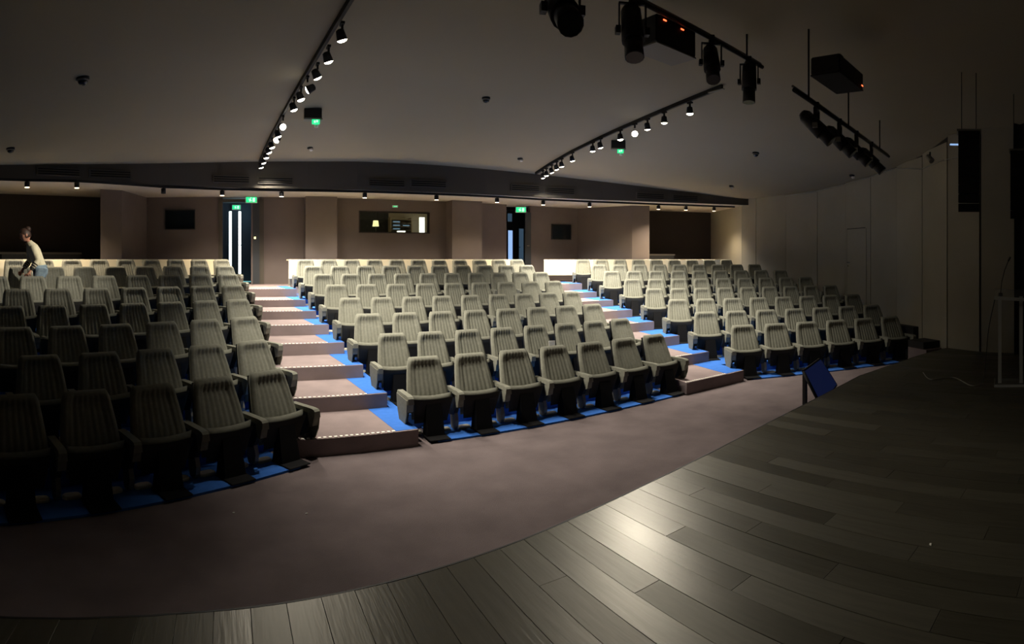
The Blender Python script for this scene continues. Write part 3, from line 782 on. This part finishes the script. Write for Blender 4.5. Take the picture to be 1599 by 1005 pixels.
# ------------------------------------------------------------------ air vents in the bulkhead
VE = [(-3.89, -3.09, 3.85), (-2.91, -2.07, 3.85), (-.31, .55, 3.84), (.73, 1.57, 3.83), (3.35, 4.26, 3.83), (4.39, 5.32, 3.855), (7.06, 7.88, 3.87), (8.06, 8.88, 3.845), (10.61, 11.4, 3.81), (11.63, 12.33, 3.79)]
for i, (x0, x1, zc) in enumerate(VE):
    a = Vector((x0, val_y(x0))); b = Vector((x1, val_y(x1))); d = (b - a); L = d.length; ang = math.atan2(d.y, d.x)
    t = thing('air_vent', 'slotted air vent in the dark bulkhead, %s from the left' % ORD[i], 'vent', (a.x, a.y, zc), ang, 'bulkhead air vents')
    obj('frame', MB().box(0, L, -.035, .02, -.085, .085), 'bulkhead', t)
    for j in range(3):
        obj('slot', MB().box(.03, L - .03, -.0375, -.03, -.065 + j * .05, -.040 + j * .05), 'slot', t)
    for j in range(4):
        obj('slat', MB().box(.01, L - .01, -.046, -.034, -.078 + j * .05, -.067 + j * .05), 'bulkhead', t)

# ------------------------------------------------------------------ small ceiling devices
def dome(label, x, y, r=.07, dark=True):
    z = ceil_z(x, y)
    t = thing('dome_camera', label, 'camera', (x, y, z))
    obj('base', MB().cyl((0, 0, -.03), (0, 0, .01), r, r, 18), 'black_metal' if dark else 'white', t)
    obj('dome', MB().ball((0, 0, -.045), r * .78, r * .78, r * .62), 'dark_glass', t)
    obj('bracket_ring', MB().cyl((0, 0, -.045), (0, 0, -.03), r * .85, r, 18), 'leg_grey', t)
dome('black dome camera on the ceiling at upper left', -1.78, 6.85, .085)
dome('black dome camera near the left end of the bulkhead', -3.83, 9.52, .08)
dome('small dark dome camera on the ceiling high above the centre block', 4.13, 8.31, .07)
dome('black dome camera on the ceiling above the right block', 9.87, 7.21, .075)
def sensor(label, x, y):
    z = ceil_z(x, y)
    t = thing('ceiling_sensor', label, 'sensor', (x, y, z))
    obj('base', MB().cyl((0, 0, -.035), (0, 0, .01), .06, .065, 16), 'black_metal', t)
    obj('cap', MB().cyl((.02, -.03, -.075), (.02, -.02, -.035), .035, .045, 14), 'white', t)
sensor('small pale ceiling sensor behind the left track', 1.81, 12.06)
sensor('small pale ceiling sensor left of the right track by the bulkhead', 6.72, 11.69)
sensor('small pale ceiling sensor near the right end of the bulkhead', 12.05, 9.63)
sensor('small dark ceiling sensor near the right wall', 11.9, 5.9)
for lab, x, y, rz in (('hanging green exit sign box beside the left ceiling track', 1.47, 9.45, RAD(-4)), ('hanging green exit sign box beside the right ceiling track', 7.62, 9.12, RAD(-38))):
    z = ceil_z(x, y) - .17
    t = thing('emergency_sign', lab, 'exit sign', (x, y, z), rz)
    obj('housing', MB().rbox(-.15, .15, -.03, .12, 0, .17, .01), 'black_metal', t)
    obj('tray', MB().rbox(-.16, .16, -.05, .12, -.03, 0, .006), 'leg_grey', t)
    obj('face', MB().box(-.02, .11, -.055, -.05, -.10, -.03).box(-.02, .11, -.05, .02, -.10, -.03), 'green', t)
    m = MB().box(.01, .04, -.058, -.055, -.09, -.05).box(.05, .08, -.058, -.055, -.08, -.04)
    obj('pictogram', m, 'exitwhite', t)
    obj('beacon', MB().cyl((.06, .06, -.14), (.06, .06, -.03), .035, .03, 12), 'white', t)

# ------------------------------------------------------------------ stage lighting bars, fixtures, projectors, loudspeakers
def bar(label, p0, p1, drops, r=.025):
    t = thing('lighting_bar', label, 'lighting bar', (0, 0, 0))
    obj('tube', MB().cyl(p0, p1, r, r, 12), 'black_metal', t)
    p0 = Vector(p0); p1 = Vector(p1)
    obj('cable_duct', MB().tube([p0 + Vector((0, .02, .045)), p1 + Vector((0, .02, .045))], .014, 6), 'leg_grey', t)
    for f in drops:
        c = p0.lerp(p1, f); obj('drop_rod', MB().cyl(c, (c.x, c.y, ceil_z(c.x, c.y) + .03), .012, .012, 8), 'black_metal', t)
    return p0, p1
A0, A1 = bar('black stage lighting bar near the ceiling at top centre-right', (.6, 3.72, 4.45), (5.85, 4.17, 4.45), (.15, .55, .93))
C0, C1 = bar('black stage lighting bar high on the dark right side', (5.34, 3.37, 3.90), (9.60, 4.0, 3.90), (.1, .45, .85))
def stage_light(label, p, rz, tilt, s=1.0, pale=False):
    t = thing('stage_spotlight', label, 'stage light', p, rz, 'stage lighting fixtures')
    obj('clamp', MB().box(-.03, .03, -.03, .03, -.05, .035), 'black_metal', t)
    yk = MB()
    for sx in (-1, 1): yk.box(sx * .11 * s - .006, sx * .11 * s + .006, -.02, .02, -.30 * s, -.05)
    yk.box(-.115 * s, .115 * s, -.02, .02, -.062, -.05)
    obj('yoke', yk, 'black_metal', t)
    c = Vector((0, 0, -.27 * s)); d = Vector((0, math.cos(tilt), -math.sin(tilt)))
    b = MB().cyl(c - d * .20 * s, c + d * .10 * s, .085 * s, .095 * s, 14).cyl(c + d * .10 * s, c + d * .26 * s, .075 * s, .08 * s, 14).cyl(c - d * .26 * s, c - d * .20 * s, .05 * s, .085 * s, 14)
    obj('body', b, 'black_metal' if not pale else 'shell', t)
    obj('lens', MB().cyl(c + d * .245 * s, c + d * .263 * s, .072 * s, .072 * s, 14), 'dark_glass', t)
    for sx in (-1, 1):
        obj('knob', MB().box(sx * .12 * s - .02 * s, sx * .12 * s + .02 * s, -.03 * s, .03 * s, -.30 * s, -.24 * s), 'leg_grey' if pale else 'black_metal', t)
def on(a, b, f): return tuple(a.lerp(b, f))
stage_light('large dark stage spotlight cut by the top edge of the picture', on(A0, A1, .39), RAD(160), RAD(40), 1.35)
stage_light('stage spotlight left of the box with two red lights', on(A0, A1, .55), RAD(150), RAD(70), 1.15)
stage_light('stage spotlight just right of the box with two red lights', on(A0, A1, .79), RAD(140), RAD(60), 1.0)
stage_light('stage spotlight hanging at the right end of the upper lighting bar', on(A0, A1, .94), RAD(120), RAD(85), 1.0)
for i, f in enumerate((.16, .36, .54, .73)):
    stage_light('stage spotlight on the dark right lighting bar, %s from the left' % ORD[i], on(C0, C1, f), RAD(200), RAD(45), 1.0, True)
def proj_box(label, p, rz, leds, w_=.46, d_=.36, h_=.22):
    t = thing('projector', label, 'projector', p, rz)
    obj('body', MB().rbox(-w_ / 2, w_ / 2, -d_ / 2, d_ / 2, -h_, 0, .015), 'black_metal', t)
    obj('mount', MB().box(-.05, .05, -.05, .05, 0, .12), 'black_metal', t)
    obj('base_tray', MB().box(-w_ / 2, w_ / 2, -d_ / 2, d_ / 2, -h_ - .015, -h_), 'leg_grey' if h_ > .25 else 'shell', t)
    obj('lens', MB().cyl((.1, d_ / 2, -h_ / 2), (.1, d_ / 2 + .06, -h_ / 2), .06, .05, 14), 'dark_glass', t)
    for x, z in leds: obj('indicator_light', MB().box(x - .022, x + .022, -d_ / 2 - .006, -d_ / 2, z - .006, z + .006), 'red', t)
proj_box('black box with two glowing red lights on the upper lighting bar', (4.17, 4.23, 4.45), RAD(3), [(-.19, -.04), (.08, -.05)], .62, .35, .28)
proj_box('dark projector with one red light above the right lighting bar', (5.92, 3.12, 4.30), RAD(5), [(.34, -.16)], .76, .36, .20)
def line_array(label, p, rz, n, w_, h_):
    t = thing('line_array_speaker', label, 'loudspeaker', p, rz)
    obj('frame', MB().box(-w_ / 2 - .02, w_ / 2 + .02, -.12, .12, 0, .03), 'leg_grey', t)
    y = 0; z = 0; a = 0
    for i in range(n):
        a = .03 * max(0, i - n // 2) ** 1.3
        m = MB(); c, s = math.cos(a), math.sin(a)
        pts = []
        for zz in (-h_ + .006, 0):
            for xx, yy in ((-w_ / 2, -.13), (w_ / 2, -.13), (w_ * .42, .13), (-w_ * .42, .13)):
                pts.append((xx, y + yy * c - zz * s * -1, z + zz * c + yy * s * .6))
        obj('cabinet', m.hexa(pts), 'black_metal', t)
        y += h_ * s * .8; z -= h_ * c
    for sx in (-1, 1):
        obj('suspension_cable', MB().cyl((sx * .1, 0, .03), (sx * .1, 0, 1.3), .006, .006, 6), 'black_metal', t)
line_array('black hanging line array loudspeaker in front of the right wall', (7.55, 1.95, 3.75), RAD(-75), 9, .29, .122)
line_array('second black line array loudspeaker at the right frame edge', (8.3, 1.35, 3.60), RAD(-80), 8, .30, .125)
t = thing('wall_spotlight', 'small pale spotlight clipped to the rail at the top of the right wall', 'spotlight', (9.15, 3.05, 3.78), RAD(60))
obj('can', MB().cyl((-.05, 0, -.10), (.06, 0, 0), .05, .04, 12), 'leg_grey', t); obj('bracket', MB().box(-.01, .01, -.01, .01, -.05, .06), 'black_metal', t)
o = obj('light_bar', MB().rbox(-.15, .15, -.015, .015, -.012, .012, .004), 'slit_blue', None, (8.75, 2.42, 3.85), RAD(-70)); tag(o, 'thin pale light bar beside the hanging line array', 'light bar')

# ------------------------------------------------------------------ lectern, microphone, cables
LX, LY = 7.15, 1.30
t = thing('lectern', 'clear acrylic lectern standing on the dark stage at right', 'lectern', (LX, LY, STAGE), RAD(-79))
obj('base', MB().rbox(-.20, .22, -.20, .20, 0, .03, .008), 'acrylic', t)
obj('base_rim', MB().box(-.20, .22, -.205, -.20, 0, .032).box(-.20, -.195, -.20, .20, 0, .032).box(.215, .22, -.2, .2, 0, .032), 'acrylic_edge', t)
for sx in (-.13, .14):
    s_ = obj('side_post', MB().box(sx - .012, sx + .012, -.10, .14, .03, 1.13), 'acrylic', t)
    obj('post_edge', MB().box(sx - .022, sx + .022, -.112, -.10, .03, 1.13), 'acrylic_edge', s_)
tp = obj('reading_top', MB().hexa([(-.20, -.24, 1.12), (.36, -.24, 1.09), (.36, .22, 1.17), (-.20, .22, 1.20), (-.20, -.24, 1.135), (.36, -.24, 1.105), (.36, .22, 1.185), (-.20, .22, 1.215)]), 'acrylic', t)
obj('top_edge', MB().hexa([(-.20, -.25, 1.10), (.36, -.25, 1.07), (.36, -.24, 1.07), (-.20, -.24, 1.10), (-.20, -.25, 1.14), (.36, -.25, 1.11), (.36, -.24, 1.11), (-.20, -.24, 1.14)]), 'acrylic_edge', tp)
t = thing('gooseneck_microphone', 'thin black gooseneck microphone rising from the acrylic lectern', 'microphone', (LX - .02, LY + .12, STAGE + 1.16))
mp_ = [Vector((0, 0, 0)), Vector((.03, -.01, .15)), Vector((.07, -.04, .30)), Vector((.12, -.08, .42))]
obj('neck', MB().tube(mp_, .005, 6), 'black_metal', t); obj('capsule', MB().cyl(mp_[-1], mp_[-1] + Vector((.03, -.02, .05)), .011, .013, 10), 'shell', t); obj('base', MB().cyl((0, 0, -.03), (0, 0, .01), .03, .025, 12), 'black_metal', t)
def cable(label, pts, r=.006, m='shell'):
    P_ = [Vector(p) for p in pts]; P_ = [P_[0]] + P_ + [P_[-1]]; out = []
    for i in range(1, len(P_) - 2):
        for j in range(8):
            t = j / 8; a, b, c, d = P_[i - 1:i + 3]
            out.append(.5 * (2 * b + (c - a) * t + (2 * a - 5 * b + 4 * c - d) * t * t + (3 * b - a - 3 * c + d) * t ** 3))
    out.append(P_[-1]); n = len(out); sg = 6; vs = []
    for i, p in enumerate(out):
        d = (out[min(n - 1, i + 1)] - out[max(0, i - 1)]).normalized(); a = d.cross(Vector((.3, .2, .93))).normalized(); b = d.cross(a)
        vs += [p + (a * math.cos(q * math.pi / 3) + b * math.sin(q * math.pi / 3)) * r for q in range(6)]
    fs = [(i * sg + j, i * sg + (j + 1) % sg, (i + 1) * sg + (j + 1) % sg, (i + 1) * sg + j) for i in range(n - 1) for j in range(sg)]
    return tag(obj('cable', MB().add(vs, fs, True), m), label, 'cable')
cable('thin black microphone cable hanging from the lectern to the stage', [(LX - .06, LY + .18, 1.52), (LX - .10, LY + .26, 1.1), (LX - .08, LY + .30, .7), (LX - .1, LY + .33, STAGE + .008)])
cable('grey cable lying on the stage left of the lectern', [(LX - .1, LY + .33, STAGE + .009), (6.9, 1.75, STAGE + .009), (7.3, 2.1, STAGE + .009), (7.1, 2.35, STAGE + .009), (7.5, 2.6, STAGE + .009)], .007, 'leg_grey')

# ------------------------------------------------------------------ tilted blue panel, given an added glow, on a post in front of the stage
t = thing('display_stand', 'tilted dark blue panel with added glow on a black post at the stage edge', 'display stand', (5.99, 3.60, 0))
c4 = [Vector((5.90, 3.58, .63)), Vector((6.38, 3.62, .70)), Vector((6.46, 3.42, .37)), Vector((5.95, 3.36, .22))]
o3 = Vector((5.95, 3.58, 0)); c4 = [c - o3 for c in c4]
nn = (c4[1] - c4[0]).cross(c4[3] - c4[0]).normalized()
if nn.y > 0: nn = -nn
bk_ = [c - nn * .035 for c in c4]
obj('glow_panel', MB().hexa([tuple(v) for v in (bk_[3], bk_[2], bk_[1], bk_[0], c4[3], c4[2], c4[1], c4[0])]), 'panel_blue', t)
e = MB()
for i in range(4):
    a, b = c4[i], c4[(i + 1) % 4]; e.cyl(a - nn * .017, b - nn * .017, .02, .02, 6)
obj('panel_frame', e, 'shell', t)
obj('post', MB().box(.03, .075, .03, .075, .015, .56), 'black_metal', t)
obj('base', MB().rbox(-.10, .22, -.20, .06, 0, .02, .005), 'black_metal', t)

# tiny scraps on the carpet, and a pale speck painted for a tape-mark glint
for lab, p in (('tiny white scrap on the carpet left of centre foreground', (.05, 4.44, 0)), ('tiny white scrap on the carpet below the left aisle', (.62, 4.38, 0)), ('tiny pale speck for a glint on the dark stage boards at right', (2.99, .99, STAGE))):
    o = obj('paper_scrap', MB().prism([(0, 0), (.02, .004), (.017, .014), (.004, .012)], .0005, .006), 'paper', None, p); tag(o, lab, 'scrap', 'tiny paper scraps on the floor')

# ------------------------------------------------------------------ person walking along the left block
px, py = BL.at(2.20, 9.80)
FZ = TREAD[6]
per = thing('person', 'person with brown hair bun in cream knit sweater and jeans walking along seats', 'person', (px, py, FZ), -BL.a + RAD(180))
# local frame: +x is the walking direction (image left), +y towards the stage, z up
def skin_mesh(chain, edges, radii, lev=2):
    me = bpy.data.meshes.new('tmp'); me.from_pydata([tuple(c) for c in chain], edges, []); me.update()
    o = bpy.data.objects.new('tmp', me); COL.objects.link(o)
    o.modifiers.new('skin', 'SKIN').use_smooth_shade = True
    if not len(me.skin_vertices):
        with bpy.context.temp_override(object=o, active_object=o): bpy.ops.mesh.customdata_skin_add()
    for k, r in enumerate(radii):
        sv = me.skin_vertices[0].data[k]; sv.radius = r if isinstance(r, tuple) else (r, r); sv.use_root = (k == 0)
    s2 = o.modifiers.new('sub', 'SUBSURF'); s2.levels = lev; s2.render_levels = lev
    bpy.context.view_layer.update()
    ev = o.evaluated_get(bpy.context.evaluated_depsgraph_get()); m2 = ev.to_mesh()
    out = ([tuple(v.co) for v in m2.vertices], [tuple(p.vertices) for p in m2.polygons])
    ev.to_mesh_clear(); bpy.data.objects.remove(o); bpy.data.meshes.remove(me)
    return out
pel = (0, 0, .80); wst = (.03, 0, .93); chest = (.10, 0, 1.10); neck = (.185, 0, 1.25); nk2 = (.225, 0, 1.32)
shL = (.15, .14, 1.19); elL = (.075, .19, .96); wrL = (.21, .18, .77)
shR = (.15, -.14, 1.19); elR = (.14, -.19, .95); wrR = (.27, -.14, .80)
hipL = (.0, .09, .76); knL = (.13, .095, .43); anL = (.02, .09, .09); toL = (.14, .09, .045)
hipR = (.0, -.09, .76); knR = (.02, -.09, .42); anR = (-.16, -.09, .10); toR = (-.04, -.09, .045)
bm_ = MB()
bm_.add(*skin_mesh([pel, wst, chest, neck, nk2, shL, elL, wrL, shR, elR, wrR, hipL, knL, anL, toL, hipR, knR, anR, toR],
    [(0, 1), (1, 2), (2, 3), (3, 4), (2, 5), (5, 6), (6, 7), (2, 8), (8, 9), (9, 10), (0, 11), (11, 12), (12, 13), (13, 14), (0, 15), (15, 16), (16, 17), (17, 18)],
    [(.06, .07), (.07, .075), (.075, .08), .050, .048, .040, .034, .026, .040, .034, .026, .055, .045, .038, .033, .055, .045, .038, .033]))
# head: shaped ellipsoid, tipped forward to look down
HC = Vector((.262, 0, 1.405)); HR = Matrix.Rotation(RAD(22), 3, 'Y')
def head_pt(x, y, z, k=1.0):     # unit sphere direction to head-local point
    X, Y, Z = x * .096, y * .074, z * .115
    if z < -.1: Y *= 1 + .32 * (z + .1); X += .010 * (-.1 - z)
    if k == 1.0 and x > 0:
        X += .024 * math.exp(-((Y / .013) ** 2 + ((Z + .018) / .020) ** 2))            # nose
        X += .010 * math.exp(-((Y / .030) ** 2 + ((Z + .095) / .020) ** 2))            # chin
        X += .007 * math.exp(-((Y / .020) ** 2 + ((Z + .058) / .010) ** 2))            # lips
        X -= .010 * math.exp(-(((abs(Y) - .030) / .015) ** 2 + ((Z - .012) / .014) ** 2))  # eye sockets
    return HR @ Vector((X * k, Y * k, Z * k)) + HC
def sphere_grid(seg, rings, fn, keep=None):
    vs = []; fs = []
    for a in range(rings + 1):
        th = math.pi * a / rings
        for b in range(seg):
            ph = 2 * math.pi * b / seg; vs.append((math.sin(th) * math.cos(ph), math.sin(th) * math.sin(ph), -math.cos(th)))
    for a in range(rings):
        for b in range(seg):
            q = (a * seg + b, a * seg + (b + 1) % seg, (a + 1) * seg + (b + 1) % seg, (a + 1) * seg + b)
            c = [sum(vs[k][t] for k in q) / 4 for t in range(3)]
            if keep is None or keep(*c): fs.append(q)
    return [tuple(fn(*v)) for v in vs], fs
bm_.add(*sphere_grid(36, 28, head_pt))
# hands: palm, four fingers of different length and a thumb from the side of the palm
for w_, e_, sy in ((wrL, elL, 1), (wrR, elR, -1)):
    w0 = Vector(w_); d = (w0 - Vector(e_)).normalized(); sd = Vector((0, 1, 0)); up = d.cross(sd).normalized()
    chn = [w0 - d * .03, w0 + d * .05, w0 + d * .085]; ed_ = [(0, 1), (1, 2)]; rr_ = [.026, (.036, .020), (.034, .017)]
    for q in range(4):
        o_ = up * (-.030 + .020 * q); ln = (.060, .074, .070, .052)[q]; k0 = len(chn)
        chn += [w0 + d * .090 + o_, w0 + d * (.090 + ln * .55) + o_ - sd * sy * .012, w0 + d * (.090 + ln * .9) + o_ - sd * sy * .034]
        ed_ += [(2, k0), (k0, k0 + 1), (k0 + 1, k0 + 2)]; rr_ += [.0095, .0088, .0075]
    k0 = len(chn); chn += [w0 + d * .045 - up * .042, w0 + d * .088 - up * .060 - sd * sy * .01]; ed_ += [(1, k0), (k0, k0 + 1)]; rr_ += [.012, .0095]
    bm_.add(*skin_mesh(chn, ed_, rr_))
body = obj('body', bm_, 'skin', per)
rm = body.modifiers.new('weld', 'REMESH'); rm.mode = 'VOXEL'; rm.voxel_size = .0065; rm.use_smooth_shade = True
def loft(rings, seg=20):          # rings: centre, axis x radius, axis y radius (horizontal ellipses tipped along the spine)
    vs = []; fs = []
    for k, (c, rx, ry, tip) in enumerate(rings):
        for b in range(seg):
            ph = 2 * math.pi * b / seg
            vs.append((c[0] + rx * math.cos(ph) * math.cos(tip), c[1] + ry * math.sin(ph), c[2] - rx * math.cos(ph) * math.sin(tip)))
    n = len(rings)
    for a in range(n - 1):
        for b in range(seg): fs.append((a * seg + b, a * seg + (b + 1) % seg, (a + 1) * seg + (b + 1) % seg, (a + 1) * seg + b))
    fs += [tuple(range(seg))[::-1], tuple(range((n - 1) * seg, n * seg))]
    return MB().add(vs, fs, True)
sw = obj('sweater', loft([((.005, 0, .835), .118, .142, .1), ((.010, 0, .865), .122, .146, .15), ((.028, 0, .93), .110, .136, .2), ((.062, 0, 1.02), .110, .145, .3), ((.100, 0, 1.11), .115, .160, .4), ((.138, 0, 1.185), .102, .160, .5), ((.163, 0, 1.225), .084, .118, .5), ((.188, 0, 1.262), .064, .076, .5), ((.203, 0, 1.285), .057, .062, .5)]), 'knit', per)
for a, b, c in ((shL, elL, wrL), (shR, elR, wrR)):
    a, b, c = Vector(a), Vector(b), Vector(c); mid = b
    path = [a + (a - b) * .10, a, a.lerp(b, .5), b, b.lerp(c, .4), b.lerp(c, .85)]; rad = [.055, .070, .064, .058, .052, .042]
    m = MB(); vs = []; seg = 14
    for k, p in enumerate(path):
        d = (path[min(len(path) - 1, k + 1)] - path[max(0, k - 1)]).normalized(); u_ = d.cross(Vector((0, 1, 0))).normalized(); v_ = d.cross(u_)
        vs += [p + (u_ * math.cos(t * 2 * math.pi / seg) + v_ * math.sin(t * 2 * math.pi / seg)) * rad[k] for t in range(seg)]
    fs = [(k * seg + t, k * seg + (t + 1) % seg, (k + 1) * seg + (t + 1) % seg, (k + 1) * seg + t) for k in range(len(path) - 1) for t in range(seg)] + [tuple(range(seg))[::-1], tuple(range((len(path) - 1) * seg, len(path) * seg))]
    sl = obj('sleeve', m.add(vs, fs, True), 'knit', per)
    for f in (.32, .50, .68):
        obj('stripe', MB().cyl(b.lerp(c, f), b.lerp(c, f + .08), .0575 - (f - .32) * .028, .0555 - (f - .32) * .028, 16), 'stripe', sl)
jv = skin_mesh([pel, hipL, knL, (.03, .09, .13), hipR, knR, (-.145, -.09, .14)], [(0, 1), (1, 2), (2, 3), (0, 4), (4, 5), (5, 6)], [(.11, .12), .112, .080, .066, .112, .080, .066])
jm = loft([((-.005, 0, .66), .10, .13, 0), ((-.012, 0, .72), .132, .160, 0), ((-.010, 0, .79), .138, .165, 0), ((.0, 0, .85), .122, .148, .1), ((.008, 0, .885), .112, .136, .1)])
jo = obj('jeans', jm.add(*jv, True), 'denim', per)
rm = jo.modifiers.new('weld', 'REMESH'); rm.mode = 'VOXEL'; rm.voxel_size = .010; rm.use_smooth_shade = True
hr = obj('hair', MB().add(*sphere_grid(32, 24, lambda x, y, z: head_pt(x, y, z, 1.09), lambda x, y, z: z > .50 or (x < .18 and z > -.45) or (x < .45 and z > .18)), True), 'hair', per)
bp = HR @ Vector((-.085, 0, .075)) + HC
obj('bun', MB().ball(tuple(bp), .054, .052, .050), 'hair', hr)
for sy in (-1, 1):
    p = HR @ Vector((.078, sy * .030, .012)) + HC; obj('eye', MB().ball(tuple(p), .009, .011, .007, 10, 6), 'shell', per)
    p = HR @ Vector((-.005, sy * .076, -.01)) + HC; obj('ear', MB().ball(tuple(p), .018, .009, .028, 10, 8), 'skin', per)
p = HR @ Vector((.097, 0, -.058)) + HC; obj('mouth', MB().ball(tuple(p), .006, .020, .005, 10, 6), 'mouth', per)
for a_ in (anL, anR):
    obj('shoe', MB().ball((a_[0] + .06, a_[1], .05), .13, .048, .05), 'shell', per)
